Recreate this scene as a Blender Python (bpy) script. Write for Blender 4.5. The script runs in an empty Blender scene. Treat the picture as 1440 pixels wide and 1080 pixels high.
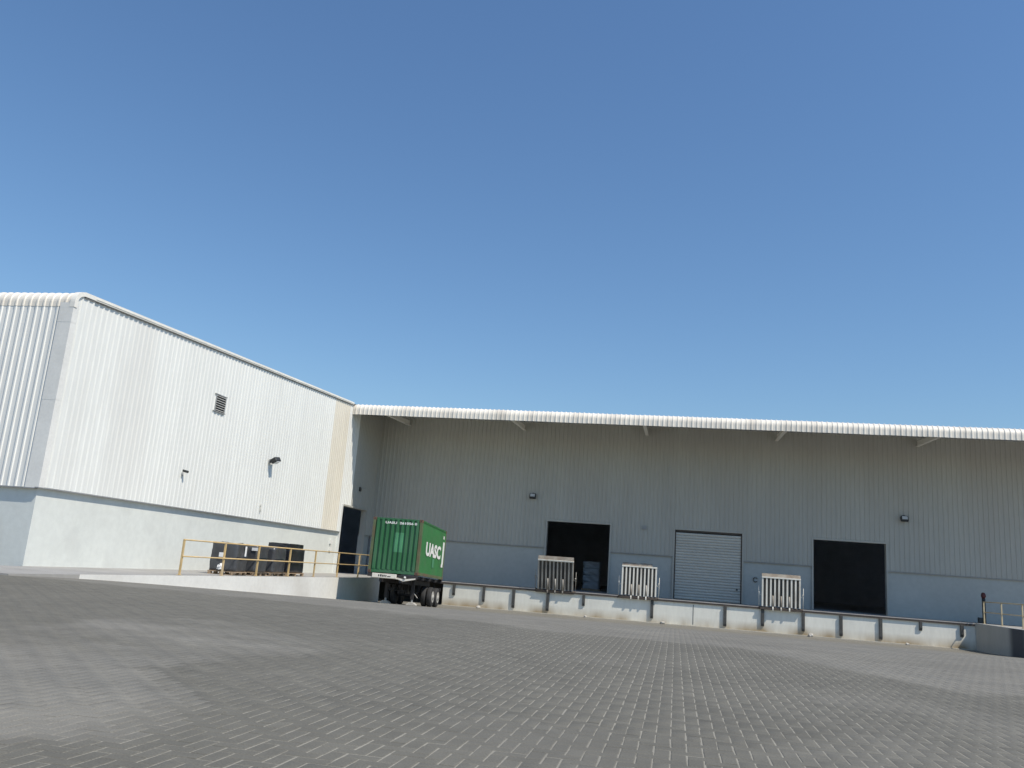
import bpy, math, random
import numpy as np
from mathutils import Vector, Matrix, noise

random.seed(7)
rng = np.random.default_rng(11)
scene = bpy.context.scene
col = scene.collection

# ------------------------------------------------------------------ camera
EYE = (0.0, 0.0, 2.418)
YAW, PITCH, ROLL, FPX = -0.20432781, 0.21663738, 0.07507779, 1178.99


def cam_axes():
    cy, sy = math.cos(YAW), math.sin(YAW)
    fw = Vector((sy * math.cos(PITCH), cy * math.cos(PITCH), math.sin(PITCH)))
    r0 = Vector((cy, -sy, 0))
    u0 = r0.cross(fw)
    r = r0 * math.cos(ROLL) + u0 * math.sin(ROLL)
    u = u0 * math.cos(ROLL) - r0 * math.sin(ROLL)
    return r, u, fw


CR, CU, CF = cam_axes()
cam_data = bpy.data.cameras.new('camera')
cam_data.sensor_fit = 'HORIZONTAL'
cam_data.sensor_width = 36
cam_data.lens = FPX / 1440 * 36
cam_data.clip_start = 0.1
cam_data.clip_end = 3000
cam = bpy.data.objects.new('camera', cam_data)
m = Matrix((CR, CU, -CF)).transposed().to_4x4()
m.translation = EYE
cam.matrix_world = m
col.objects.link(cam)
scene.camera = cam

# ------------------------------------------------------------------ sky and sun
SUN = Vector((0.64, -0.325, 1.0)).normalized()
SUN_EL = math.asin(SUN.z)
SUN_AZ = math.atan2(SUN.x, SUN.y)
world = bpy.data.worlds.new('World')
scene.world = world
world.use_nodes = True
wn = world.node_tree
wn.nodes.clear()
sky = wn.nodes.new('ShaderNodeTexSky')
sky.sky_type = 'NISHITA'
sky.sun_disc = False
sky.sun_elevation = SUN_EL
sky.sun_rotation = SUN_AZ
sky.altitude = 10
sky.air_density = 1.5
sky.dust_density = 0.1
sky.ozone_density = 10.0
bg = wn.nodes.new('ShaderNodeBackground')
bg.inputs['Strength'].default_value = 0.114
out = wn.nodes.new('ShaderNodeOutputWorld')
wn.links.new(sky.outputs[0], bg.inputs[0])
wn.links.new(bg.outputs[0], out.inputs[0])
sun_data = bpy.data.lights.new('sun', 'SUN')
sun_data.energy = 4.1
sun_data.angle = math.radians(0.53)
sun_data.color = (1.0, 0.92, 0.79)
sun = bpy.data.objects.new('sun', sun_data)
sun.rotation_euler = (-SUN).to_track_quat('-Z', 'Y').to_euler()
sun.location = (30, -20, 60)
col.objects.link(sun)
scene.view_settings.view_transform = 'Standard'
scene.view_settings.look = 'None'
scene.view_settings.gamma = 1
scene.view_settings.use_curve_mapping = False
scene.view_settings.exposure = 0.1
scene.cycles.max_bounces = 8
scene.cycles.diffuse_bounces = 5


# ------------------------------------------------------------------ materials
def M(name, c, rough=0.6, var=0.08, scale=2.0, stretch=(1, 1, 1), metallic=0.0, bump=0.0, bscale=60,
      stain=None, objvar=0.0, spec=0.5, fine=0.04):
    """plain procedural paint: base colour, two noises of wear, optional stain (colour, builder)"""
    mt = bpy.data.materials.new(name)
    mt.use_nodes = True
    nt = mt.node_tree
    b = nt.nodes['Principled BSDF']
    b.inputs['Roughness'].default_value = rough
    b.inputs['Metallic'].default_value = metallic
    b.inputs['Specular IOR Level'].default_value = spec
    geo = nt.nodes.new('ShaderNodeNewGeometry')
    mp = nt.nodes.new('ShaderNodeMapping')
    mp.inputs['Scale'].default_value = stretch
    nt.links.new(geo.outputs['Position'], mp.inputs[0])

    def noi(sc, det, lo, hi):
        n = nt.nodes.new('ShaderNodeTexNoise')
        n.inputs['Scale'].default_value = sc
        n.inputs['Detail'].default_value = det
        nt.links.new(mp.outputs[0], n.inputs['Vector'])
        r = nt.nodes.new('ShaderNodeMapRange')
        r.inputs['From Min'].default_value = 0.3
        r.inputs['From Max'].default_value = 0.7
        r.inputs['To Min'].default_value = lo
        r.inputs['To Max'].default_value = hi
        nt.links.new(n.outputs[0], r.inputs[0])
        return r.outputs[0]

    def mul(a, bb):
        x = nt.nodes.new('ShaderNodeMath')
        x.operation = 'MULTIPLY'
        nt.links.new(a, x.inputs[0])
        if isinstance(bb, float):
            x.inputs[1].default_value = bb
        else:
            nt.links.new(bb, x.inputs[1])
        return x.outputs[0]
    f = mul(noi(scale, 4, 1 - var, 1 + var), noi(scale * 9, 3, 1 - fine, 1 + fine))
    if objvar:
        oi = nt.nodes.new('ShaderNodeObjectInfo')
        r = nt.nodes.new('ShaderNodeMapRange')
        r.inputs['To Min'].default_value = 1 - objvar
        r.inputs['To Max'].default_value = 1 + objvar
        nt.links.new(oi.outputs['Random'], r.inputs[0])
        f = mul(f, r.outputs[0])
    vm = nt.nodes.new('ShaderNodeVectorMath')
    vm.operation = 'SCALE'
    vm.inputs[0].default_value = c
    nt.links.new(f, vm.inputs['Scale'])
    colout = vm.outputs[0]
    if stain:
        scol, build = stain
        fac = build(nt, geo, noi)
        mx = nt.nodes.new('ShaderNodeMix')
        mx.data_type = 'RGBA'
        mx.inputs['B'].default_value = (*scol, 1)
        nt.links.new(fac, mx.inputs['Factor'])
        nt.links.new(colout, mx.inputs['A'])
        colout = mx.outputs['Result']
    nt.links.new(colout, b.inputs['Base Color'])
    if bump:
        n = nt.nodes.new('ShaderNodeTexNoise')
        n.inputs['Scale'].default_value = bscale
        n.inputs['Detail'].default_value = 4
        nt.links.new(geo.outputs['Position'], n.inputs['Vector'])
        bp = nt.nodes.new('ShaderNodeBump')
        bp.inputs['Strength'].default_value = bump
        bp.inputs['Distance'].default_value = 0.01
        nt.links.new(n.outputs[0], bp.inputs['Height'])
        nt.links.new(bp.outputs[0], b.inputs['Normal'])
    return mt


def low_dirt(z0, z1, amount):
    """splash dirt that thins out with height, broken by noise"""
    def build(nt, geo, noi):
        sp = nt.nodes.new('ShaderNodeSeparateXYZ')
        nt.links.new(geo.outputs['Position'], sp.inputs[0])
        r = nt.nodes.new('ShaderNodeMapRange')
        r.inputs['From Min'].default_value = z1
        r.inputs['From Max'].default_value = z0
        r.inputs['To Min'].default_value = 0
        r.inputs['To Max'].default_value = amount
        nt.links.new(sp.outputs['Z'], r.inputs[0])
        n = noi(0.7, 4, 0.05, 1.25)
        x = nt.nodes.new('ShaderNodeMath')
        x.operation = 'MULTIPLY'
        x.use_clamp = True
        nt.links.new(r.outputs[0], x.inputs[0])
        nt.links.new(n, x.inputs[1])
        return x.outputs[0]
    return build


def blotch(sc, lo, hi):
    """wear patches"""
    def build(nt, geo, noi):
        n = noi(sc, 6, lo, hi)
        x = nt.nodes.new('ShaderNodeClamp')
        nt.links.new(n, x.inputs[0])
        return x.outputs[0]
    return build


def spot(p, r0):
    """one soft smudge of colour at a place"""
    def build(nt, geo, noi):
        d = nt.nodes.new('ShaderNodeVectorMath')
        d.operation = 'DISTANCE'
        d.inputs[1].default_value = p
        nt.links.new(geo.outputs['Position'], d.inputs[0])
        r = nt.nodes.new('ShaderNodeMapRange')
        r.interpolation_type = 'SMOOTHSTEP'
        r.inputs['From Min'].default_value = r0
        r.inputs['From Max'].default_value = 0.1
        r.inputs['To Max'].default_value = 0.6
        nt.links.new(d.outputs['Value'], r.inputs[0])
        n = noi(1.1, 3, 0.3, 1.2)
        x = nt.nodes.new('ShaderNodeMath')
        x.operation = 'MULTIPLY'
        x.use_clamp = True
        nt.links.new(r.outputs[0], x.inputs[0])
        nt.links.new(n, x.inputs[1])
        return x.outputs[0]
    return build


MAT = {}
MAT['clad'] = M('white_cladding', (0.765, 0.77, 0.735), 0.5, 0.02, 0.9, (1, 1, 0.12), objvar=0.018,
                stain=((0.66, 0.65, 0.615), blotch(0.5, -0.6, 0.45)))
MAT['clad_shaded'] = M('shaded_cladding', (0.42, 0.415, 0.375), 0.55, 0.03, 0.9, (1, 1, 0.15), objvar=0.02,  # darker cladding copy, the canopy shade is put into its colour
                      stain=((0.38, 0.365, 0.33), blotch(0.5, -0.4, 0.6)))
MAT['clad_front_lit'] = M('white_cladding_front_lit', (0.84, 0.83, 0.785), 0.5, 0.035, 0.9, (1, 1, 0.12), objvar=0.018)  # lighter copy of the white cladding, light put into the front wall's colour
MAT['cream'] = M('beige_cladding', (0.72, 0.675, 0.575), 0.5, 0.04, 0.9, (1, 1, 0.12), objvar=0.02)
MAT['fascia'] = M('fascia_cladding', (0.84, 0.785, 0.69), 0.5, 0.05, 0.8, (1, 1, 0.4), objvar=0.03,
                  stain=((0.52, 0.47, 0.40), blotch(0.9, -0.5, 0.55)))
MAT['flash'] = M('grey_flashing', (0.76, 0.75, 0.71), 0.45, 0.05, 1.5, objvar=0.03)
MAT['trim'] = M('white_trim', (0.80, 0.77, 0.70), 0.45, 0.05, 1.5, objvar=0.02)
MAT['shade_strip'] = M('grey_shade_strip', (0.30, 0.285, 0.265), 0.6, 0.1, 2)  # dark tone standing in for shade below the barge trim
MAT['drip'] = M('drip_flashing', (0.34, 0.35, 0.36), 0.5, 0.08, 2)
MAT['base'] = M('painted_block', (0.67, 0.69, 0.65), 0.75, 0.03, 0.5, bump=0.25, bscale=25,
                stain=((0.55, 0.56, 0.53), blotch(0.6, -0.6, 0.45)))
MAT['base_front'] = M('painted_block_front', (0.64, 0.67, 0.645), 0.75, 0.03, 0.5, bump=0.25, bscale=25,
                      stain=((0.36, 0.27, 0.19), spot((-21.75, 23.3, 2.05), 1.2)))
MAT['base_shade'] = M('painted_block_shaded', (0.41, 0.425, 0.405), 0.75, 0.04, 0.5, bump=0.25, bscale=25)  # darker copy of the base paint, canopy shade put into its colour
MAT['inside'] = M('dark_interior', (0.60, 0.61, 0.64), 0.9, 0.1, 1)
MAT['inside_floor'] = M('interior_floor', (0.45, 0.45, 0.45), 0.7, 0.1, 1)
MAT['dockface'] = M('dock_concrete', (0.76, 0.75, 0.675), 0.8, 0.06, 0.8, (1, 1, 0.25), bump=0.3, bscale=30,
                    stain=((0.33, 0.26, 0.165), low_dirt(0.0, 0.55, 1.15)))
MAT['platface'] = M('white_platform_face', (0.74, 0.73, 0.69), 0.8, 0.05, 0.8, bump=0.3, bscale=30,
                    stain=((0.45, 0.42, 0.37), blotch(0.4, -0.6, 0.4)))


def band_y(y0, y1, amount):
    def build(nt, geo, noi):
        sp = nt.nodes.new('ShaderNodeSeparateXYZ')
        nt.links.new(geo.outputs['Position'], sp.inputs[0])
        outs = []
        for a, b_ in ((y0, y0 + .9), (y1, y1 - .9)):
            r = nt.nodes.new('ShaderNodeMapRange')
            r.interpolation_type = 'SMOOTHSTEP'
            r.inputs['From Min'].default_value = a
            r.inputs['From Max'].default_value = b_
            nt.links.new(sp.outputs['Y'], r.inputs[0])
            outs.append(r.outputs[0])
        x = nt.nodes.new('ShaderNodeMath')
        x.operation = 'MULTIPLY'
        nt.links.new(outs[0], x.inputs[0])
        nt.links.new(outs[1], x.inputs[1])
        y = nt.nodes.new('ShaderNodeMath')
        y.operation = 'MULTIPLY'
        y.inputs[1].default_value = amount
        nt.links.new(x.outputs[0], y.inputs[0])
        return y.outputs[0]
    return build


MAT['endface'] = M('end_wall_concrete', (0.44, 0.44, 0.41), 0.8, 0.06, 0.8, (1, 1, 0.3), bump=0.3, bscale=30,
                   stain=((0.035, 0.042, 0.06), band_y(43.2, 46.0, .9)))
MAT['concrete'] = M('concrete_top', (0.33, 0.32, 0.30), 0.85, 0.12, 0.8, bump=0.3, bscale=40)
MAT['footing'] = M('footing_concrete', (0.46, 0.43, 0.36), 0.85, 0.15, 1.5, bump=0.4, bscale=30)
MAT['lip'] = M('dock_edge_steel', (0.40, 0.37, 0.35), 0.6, 0.15, 2)
MAT['rubber'] = M('grey_rubber', (0.07, 0.071, 0.068), 0.8, 0.2, 4)
MAT['rust'] = M('dark_rusty_steel', (0.075, 0.06, 0.05), 0.7, 0.3, 3)
MAT['yellow'] = M('faded_yellow_paint', (0.60, 0.43, 0.20), 0.55, 0.12, 3, stain=((0.55, 0.47, 0.36), blotch(2.5, -0.5, 0.6)))
MAT['yellow2'] = M('pale_yellow_paint', (0.50, 0.42, 0.27), 0.55, 0.12, 3)
MAT['lev'] = M('cream_leveller_paint', (0.74, 0.72, 0.65), 0.6, 0.08, 3, (1, 1, 0.3),
               stain=((0.33, 0.28, 0.22), blotch(2.2, -0.9, 0.55)))
MAT['lev_dark'] = M('dark_leveller_paint', (0.38, 0.36, 0.32), 0.65, 0.12, 3, (1, 1, 0.3),  # darker grey-brown version of the leveller paint
                     stain=((0.20, 0.165, 0.13), blotch(2.2, -0.5, 0.75)))
MAT['lev_gap'] = M('leveller_underside', (0.10, 0.095, 0.085), 0.7, 0.2, 3)
MAT['lev_lip'] = M('worn_lip_plate', (0.27, 0.245, 0.205), 0.65, 0.2, 3,
                   stain=((0.17, 0.125, 0.09), blotch(2.0, -0.4, 1.1)))
MAT['shutter'] = M('shutter_grey', (0.50, 0.49, 0.445), 0.45, 0.04, 1, objvar=0.03)
MAT['dark'] = M('black_fitting', (0.035, 0.037, 0.036), 0.5, 0.15, 4)
MAT['grey'] = M('mid_grey_fitting', (0.30, 0.31, 0.31), 0.5, 0.1, 4)
MAT['lens'] = M('lamp_glass', (0.55, 0.57, 0.58), 0.15, 0.05, 5)
MAT['film'] = M('black_stretch_film', (0.018, 0.020, 0.027), 0.28, 0.25, 3, bump=0.5, bscale=12, spec=0.6)
MAT['film2'] = M('grey_black_film', (0.06, 0.063, 0.07), 0.32, 0.25, 3, bump=0.5, bscale=12, spec=0.6)
MAT['wood'] = M('pallet_wood', (0.36, 0.26, 0.17), 0.8, 0.25, 5, (1, 4, 1))
MAT['paper'] = M('white_paper', (0.82, 0.82, 0.82), 0.7, 0.03, 5)
MAT['bags'] = M('pale_wrapped_bags', (0.30, 0.315, 0.33), 0.4, 0.1, 3)
MAT['green'] = M('container_green', (0.034, 0.160, 0.046), 0.5, 0.12, 1.2, bump=0.0,
                 stain=((0.060, 0.145, 0.060), blotch(1.1, -0.5, 0.7)))
MAT['green_end'] = M('container_green_end', (0.030, 0.140, 0.056), 0.5, 0.15, 1.4, (1, 1, 0.4),
                     stain=((0.07, 0.145, 0.09), blotch(1.4, -0.5, 0.8)))
MAT['green_patch'] = M('container_patch', (0.075, 0.26, 0.13), 0.5, 0.1, 2)
MAT['post'] = M('container_rusty_post', (0.10, 0.125, 0.06), 0.65, 0.2, 2,
                stain=((0.15, 0.085, 0.055), blotch(1.6, -0.5, 0.8)))
MAT['casting'] = M('rusty_casting', (0.15, 0.075, 0.05), 0.75, 0.25, 6)
MAT['white_letter'] = M('white_lettering', (0.82, 0.82, 0.79), 0.5, 0.04, 4)
MAT['chassis'] = M('dark_chassis', (0.030, 0.028, 0.030), 0.6, 0.25, 3)
MAT['bolster'] = M('white_bolster', (0.78, 0.74, 0.66), 0.55, 0.08, 3, stain=((0.3, 0.25, 0.2), blotch(3, -0.8, 0.5)))
MAT['tyre'] = M('tyre_rubber', (0.030, 0.030, 0.031), 0.8, 0.2, 5)
MAT['rim'] = M('pale_rim', (0.42, 0.41, 0.38), 0.45, 0.15, 5)
MAT['shoe'] = M('pale_shoe', (0.50, 0.48, 0.44), 0.6, 0.12, 5)
MAT['red'] = M('dull_red_paint', (0.09, 0.02, 0.022), 0.5, 0.1, 4)
MAT['stone'] = M('rubble_stone', (0.45, 0.43, 0.39), 0.85, 0.15, 5, bump=0.5)
MAT['wetstain'] = M('dark_pad', (0.03, 0.036, 0.05), 0.7, 0.15, 1.5)


def paving_material(name, sheet):
    """concrete block: tone per block, sandy dust where the attribute says; the sheet shows sand joints"""
    mt = bpy.data.materials.new(name)
    mt.use_nodes = True
    nt = mt.node_tree
    b = nt.nodes['Principled BSDF']
    b.inputs['Roughness'].default_value = 0.82
    b.inputs['Specular IOR Level'].default_value = 0.35
    geo = nt.nodes.new('ShaderNodeNewGeometry')
    at = nt.nodes.new('ShaderNodeAttribute')
    at.attribute_name = 'tone'
    sp = nt.nodes.new('ShaderNodeSeparateColor')
    nt.links.new(at.outputs['Color'], sp.inputs[0])

    def noise_n(sc, det, lo, hi, stretch=None):
        n = nt.nodes.new('ShaderNodeTexNoise')
        n.inputs['Scale'].default_value = sc
        n.inputs['Detail'].default_value = det
        if stretch:
            mp = nt.nodes.new('ShaderNodeMapping')
            mp.inputs['Scale'].default_value = stretch
            nt.links.new(geo.outputs['Position'], mp.inputs[0])
            nt.links.new(mp.outputs[0], n.inputs['Vector'])
        else:
            nt.links.new(geo.outputs['Position'], n.inputs['Vector'])
        r = nt.nodes.new('ShaderNodeMapRange')
        r.inputs['From Min'].default_value = 0.3
        r.inputs['From Max'].default_value = 0.7
        r.inputs['To Min'].default_value = lo
        r.inputs['To Max'].default_value = hi
        nt.links.new(n.outputs[0], r.inputs[0])
        return r.outputs[0]

    def mul(a, c):
        x = nt.nodes.new('ShaderNodeMath')
        x.operation = 'MULTIPLY'
        nt.links.new(a, x.inputs[0])
        nt.links.new(c, x.inputs[1])
        return x.outputs[0]

    def mix(fac, a, c):
        x = nt.nodes.new('ShaderNodeMix')
        x.data_type = 'RGBA'
        nt.links.new(fac, x.inputs['Factor'])
        for k, v in (('A', a), ('B', c)):
            if isinstance(v, tuple):
                x.inputs[k].default_value = (*v, 1)
            else:
                nt.links.new(v, x.inputs[k])
        return x.outputs['Result']
    grain = mul(noise_n(90, 4, 0.82, 1.18), mul(noise_n(0.55, 5, 0.94, 1.07), noise_n(3.5, 4, 0.92, 1.08)))
    if sheet:
        c0 = mix(sp.outputs['Blue'], (0.152, 0.146, 0.126), (0.292, 0.275, 0.228))
    else:
        c0 = mix(sp.outputs['Red'], (0.122, 0.116, 0.096), (0.160, 0.152, 0.126))
    dusty = mix(noise_n(0.8, 5, 0, 1, (0.6, 1.6, 1)), (0.190, 0.182, 0.159), (0.228, 0.215, 0.184))
    c1 = mix(sp.outputs['Green'], c0, dusty)
    vm = nt.nodes.new('ShaderNodeVectorMath')
    vm.operation = 'SCALE'
    nt.links.new(c1, vm.inputs[0])
    nt.links.new(grain, vm.inputs['Scale'])
    nt.links.new(vm.outputs[0], b.inputs['Base Color'])
    n = nt.nodes.new('ShaderNodeTexNoise')
    n.inputs['Scale'].default_value = 160
    n.inputs['Detail'].default_value = 3
    nt.links.new(geo.outputs['Position'], n.inputs['Vector'])
    bp = nt.nodes.new('ShaderNodeBump')
    bp.inputs['Strength'].default_value = 0.25
    bp.inputs['Distance'].default_value = 0.004
    nt.links.new(n.outputs[0], bp.inputs['Height'])
    nt.links.new(bp.outputs[0], b.inputs['Normal'])
    return mt


MAT['paver'] = paving_material('concrete_paver', False)
MAT['ground'] = paving_material('yard_ground', True)


# ------------------------------------------------------------------ mesh helpers
class MB:
    def __init__(self):
        self.v, self.f, self.mi = [], [], []

    def quad(self, *p, mi=0):
        i = len(self.v)
        self.v += [tuple(q) for q in p]
        self.f.append(tuple(range(i, i + len(p))))
        self.mi.append(mi)
        return self

    def box(self, x0, x1, y0, y1, z0, z1, mi=0, front=None, right=None):
        """axis box; 'front' / 'right' give another material index to the -y / +x face"""
        i = len(self.v)
        self.v += [(x0, y0, z0), (x1, y0, z0), (x1, y1, z0), (x0, y1, z0),
                   (x0, y0, z1), (x1, y0, z1), (x1, y1, z1), (x0, y1, z1)]
        fs = [(0, 3, 2, 1), (4, 5, 6, 7), (0, 1, 5, 4), (1, 2, 6, 5), (2, 3, 7, 6), (3, 0, 4, 7)]
        for k, f in enumerate(fs):
            self.f.append(tuple(i + a for a in f))
            mm = mi
            if k == 2 and front is not None:
                mm = front
            if k == 3 and right is not None:
                mm = right
            self.mi.append(mm)
        return self

    def obox(self, c, size, M3):
        """oriented box"""
        i = len(self.v)
        c = Vector(c)
        for sz in (-1, 1):
            for sx, sy in ((-1, -1), (1, -1), (1, 1), (-1, 1)):
                self.v.append(tuple(c + M3 @ Vector((sx * size[0] / 2, sy * size[1] / 2, sz * size[2] / 2))))
        for f in [(0, 3, 2, 1), (4, 5, 6, 7), (0, 1, 5, 4), (1, 2, 6, 5), (2, 3, 7, 6), (3, 0, 4, 7)]:
            self.f.append(tuple(i + a for a in f))
            self.mi.append(0)
        return self

    def tube(self, p0, p1, r, n=10, r1=None):
        p0, p1 = Vector(p0), Vector(p1)
        r1 = r if r1 is None else r1
        d = (p1 - p0).normalized()
        a = d.orthogonal().normalized()
        b = d.cross(a)
        i = len(self.v)
        for p, rr in ((p0, r), (p1, r1)):
            for k in range(n):
                t = 2 * math.pi * k / n
                self.v.append(tuple(p + (a * math.cos(t) + b * math.sin(t)) * rr))
        for k in range(n):
            k2 = (k + 1) % n
            self.f.append((i + k, i + k2, i + n + k2, i + n + k))
            self.mi.append(0)
        self.f.append(tuple(i + k for k in reversed(range(n))))
        self.f.append(tuple(i + n + k for k in range(n)))
        self.mi += [0, 0]
        return self

    def lathe_x(self, cx, cy, cz, prof, n=28):
        """profile (x offset, radius) turned about the x axis"""
        i = len(self.v)
        for (dx, rr) in prof:
            for k in range(n):
                t = 2 * math.pi * k / n
                self.v.append((cx + dx, cy + rr * math.cos(t), cz + rr * math.sin(t)))
        for a in range(len(prof) - 1):
            for k in range(n):
                k2 = (k + 1) % n
                self.f.append((i + a * n + k, i + a * n + k2, i + (a + 1) * n + k2, i + (a + 1) * n + k))
                self.mi.append(0)
        self.f.append(tuple(i + k for k in reversed(range(n))))
        self.f.append(tuple(i + (len(prof) - 1) * n + k for k in range(n)))
        self.mi += [0, 0]
        return self

    def prism(self, pts, axis, a0, a1):
        """polygon pts (2-D) extruded along axis 0/1/2"""
        def P(p, a):
            if axis == 0:
                return (a, p[0], p[1])
            if axis == 1:
                return (p[0], a, p[1])
            return (p[0], p[1], a)
        n = len(pts)
        i = len(self.v)
        self.v += [P(p, a0) for p in pts] + [P(p, a1) for p in pts]
        for k in range(n):
            k2 = (k + 1) % n
            self.f.append((i + k, i + k2, i + n + k2, i + n + k))
        self.f.append(tuple(i + k for k in reversed(range(n))))
        self.f.append(tuple(i + n + k for k in range(n)))
        self.mi += [0] * (n + 2)
        return self

    def mesh(self, name, mats, bevel=0):
        me = bpy.data.meshes.new(name)
        me.from_pydata(self.v, [], self.f)
        if not isinstance(mats, (list, tuple)):
            mats = [mats]
        for mm in mats:
            me.materials.append(MAT[mm])
        if len(mats) > 1:
            me.polygons.foreach_set('material_index', self.mi)
        me.update()
        return me

    def build(self, name, mats, parent=None, bevel=0.0, smooth=False, loc=None):
        o = bpy.data.objects.new(name, self.mesh(name, mats))
        col.objects.link(o)
        if parent:
            o.parent = parent
        if loc:
            o.location = loc
        if smooth:
            for p in o.data.polygons:
                p.use_smooth = len(p.vertices) == 4
        if bevel:
            bm = o.modifiers.new('bevel', 'BEVEL')
            bm.width = bevel
            bm.segments = 2
            bm.limit_method = 'ANGLE'
        return o


def tag(o, label=None, cat=None, group=None, kind=None):
    if label:
        o['label'] = label
    if cat:
        o['category'] = cat
    if group:
        o['group'] = group
    if kind:
        o['kind'] = kind
    return o


def thing(name, loc, label, cat, group=None, rot=(0, 0, 0)):
    o = bpy.data.objects.new(name, None)
    o.empty_display_size = 0.3
    col.objects.link(o)
    o.location = loc
    o.rotation_euler = rot
    return tag(o, label, cat, group)


def world_child(mb, name, mats, parent, **kw):
    """mesh written in world coordinates, parented to an unrotated empty"""
    o = mb.build(name, mats, parent, **kw)
    o.matrix_parent_inverse = Matrix.Translation(-Vector(parent.location))
    return o


# rib profile of the cladding: pitch, rib height
PITCH_R, RIB_H = 0.27, 0.030
SHEET = PITCH_R * 4


def rib_points(u0, u1):
    """break points (u, height) of the trapezoid ribs between u0 and u1, phase fixed to u = 0"""
    base = [(0.0, 0.0), (0.085, 0.0), (0.110, 1.0), (0.160, 1.0), (0.185, 0.0)]

    def hgt(u):
        t = (u % PITCH_R)
        pts = base + [(PITCH_R, 0.0)]
        for (a, ha), (b, hb) in zip(pts, pts[1:]):
            if a - 1e-9 <= t <= b + 1e-9:
                return ha + (hb - ha) * ((t - a) / max(b - a, 1e-9))
        return 0.0
    us = {round(u0, 5), round(u1, 5)}
    k = math.floor(u0 / PITCH_R) - 1
    while k * PITCH_R < u1:
        for t, _ in base:
            u = k * PITCH_R + t
            if u0 < u < u1:
                us.add(round(u, 5))
        k += 1
    us = sorted(us)
    # drop near-duplicates
    o = [us[0]]
    for a in us[1:]:
        if a - o[-1] > 1e-4:
            o.append(a)
    return [(u, hgt(u) * RIB_H) for u in o]


def ribbed(mb, u0, u1, path):
    """path: function(u) -> list of (pos, normal) down the sheet, ribs pushed out along the normal"""
    pts = rib_points(u0, u1)
    i = len(mb.v)
    n = None
    for (u, h) in pts:
        row = path(u)
        n = len(row)
        for p, nr in row:
            mb.v.append((p[0] + nr[0] * h, p[1] + nr[1] * h, p[2] + nr[2] * h))
    for a in range(len(pts) - 1):
        for b in range(n - 1):
            mb.f.append((i + a * n + b, i + (a + 1) * n + b, i + (a + 1) * n + b + 1, i + a * n + b + 1))
            mb.mi.append(0)
    return mb


def intervals(u0, u1, cuts, step=SHEET):
    """sheet edges between u0 and u1, also split at the cuts"""
    es = {u0, u1}
    k = math.ceil(u0 / step)
    while k * step < u1:
        if all(abs(k * step - c) > 0.06 for c in list(cuts) + [u0, u1]):
            es.add(k * step)
        k += 1
    for c in cuts:
        if u0 < c < u1:
            es.add(c)
    es = sorted(es)
    return list(zip(es, es[1:]))


# ------------------------------------------------------------------ the place: main numbers (metres)
FLAT = 1.388                 # yard level near the camera = dock floor level
XL, XP = -19.81, -16.20      # wing wall, wing platform edge
YD, YB = 50.45, 53.34        # dock front, hall wall
YF = 23.27                   # wing front wall
YC = 47.90                   # canopy front
XR = 15.77                   # right platform wall
ZC = 3.86                    # foot of the cladding on the wing
ZCB = 3.92                   # foot of the cladding on the hall


def roof_z(y):
    return 10.36 + 0.0528 * (y - YF)


def softplus(t):
    return np.log1p(np.exp(-np.abs(t))) + np.maximum(t, 0)


def ground_z(y):
    w = 1.5
    return FLAT - 0.05 * w * softplus((np.asarray(y, float) - 19.4) / w) + 0.05 * w * softplus((np.asarray(y, float) - 47.2) / w)


# value noise in numpy for the dust map
_tab = rng.random((256, 256))


def vnoise(x, y, s):
    x, y = np.asarray(x, float) * s + 300.3, np.asarray(y, float) * s + 200.7
    xi, yi = np.floor(x).astype(int), np.floor(y).astype(int)
    fx, fy = x - xi, y - yi
    fx, fy = fx * fx * (3 - 2 * fx), fy * fy * (3 - 2 * fy)
    g = lambda a, b: _tab[a % 256, b % 256]
    return (g(xi, yi) * (1 - fx) + g(xi + 1, yi) * fx) * (1 - fy) + (g(xi, yi + 1) * (1 - fx) + g(xi + 1, yi + 1) * fx) * fy


def fbm(x, y, s):
    return 0.5 * vnoise(x, y, s) + 0.3 * vnoise(x, y, s * 2.1) + 0.2 * vnoise(x, y, s * 4.7)


def sstep(a, b, t):
    t = np.clip((t - a) / (b - a), 0, 1)
    return t * t * (3 - 2 * t)


LEFT_DUST = [(-3.19, 3.83), (-3.06, 4.43), (-3.13, 5.41), (-4.2, 6.57), (-4.15, 7.45), (-3.99, 8.42), (-3.7, 9.65), (-4.62, 10.73), (-6.34, 11.81), (-7.25, 10.93), (-7.33, 8.45), (-12.5, 10.5), (-9, 3.4), (-4.5, 3.0)]


def patch_mask(x, y):
    """soft-edged mask of the swept patch"""
    x, y = np.asarray(x, float), np.asarray(y, float)
    ins = np.zeros(x.shape, bool)
    dist = np.full(x.shape, 1e9)
    n = len(LEFT_DUST)
    for k in range(n):
        (xa, ya), (xb, yb) = LEFT_DUST[k], LEFT_DUST[(k + 1) % n]
        t = np.clip(((x - xa) * (xb - xa) + (y - ya) * (yb - ya)) / ((xb - xa) ** 2 + (yb - ya) ** 2), 0, 1)
        dist = np.minimum(dist, np.hypot(x - xa - t * (xb - xa), y - ya - t * (yb - ya)))
        if ya != yb:
            ins ^= ((ya > y) != (yb > y)) & (x < (xb - xa) * (y - ya) / (yb - ya) + xa)
    sd = np.where(ins, dist, -dist)
    return sstep(-.18, .3, sd)


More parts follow.
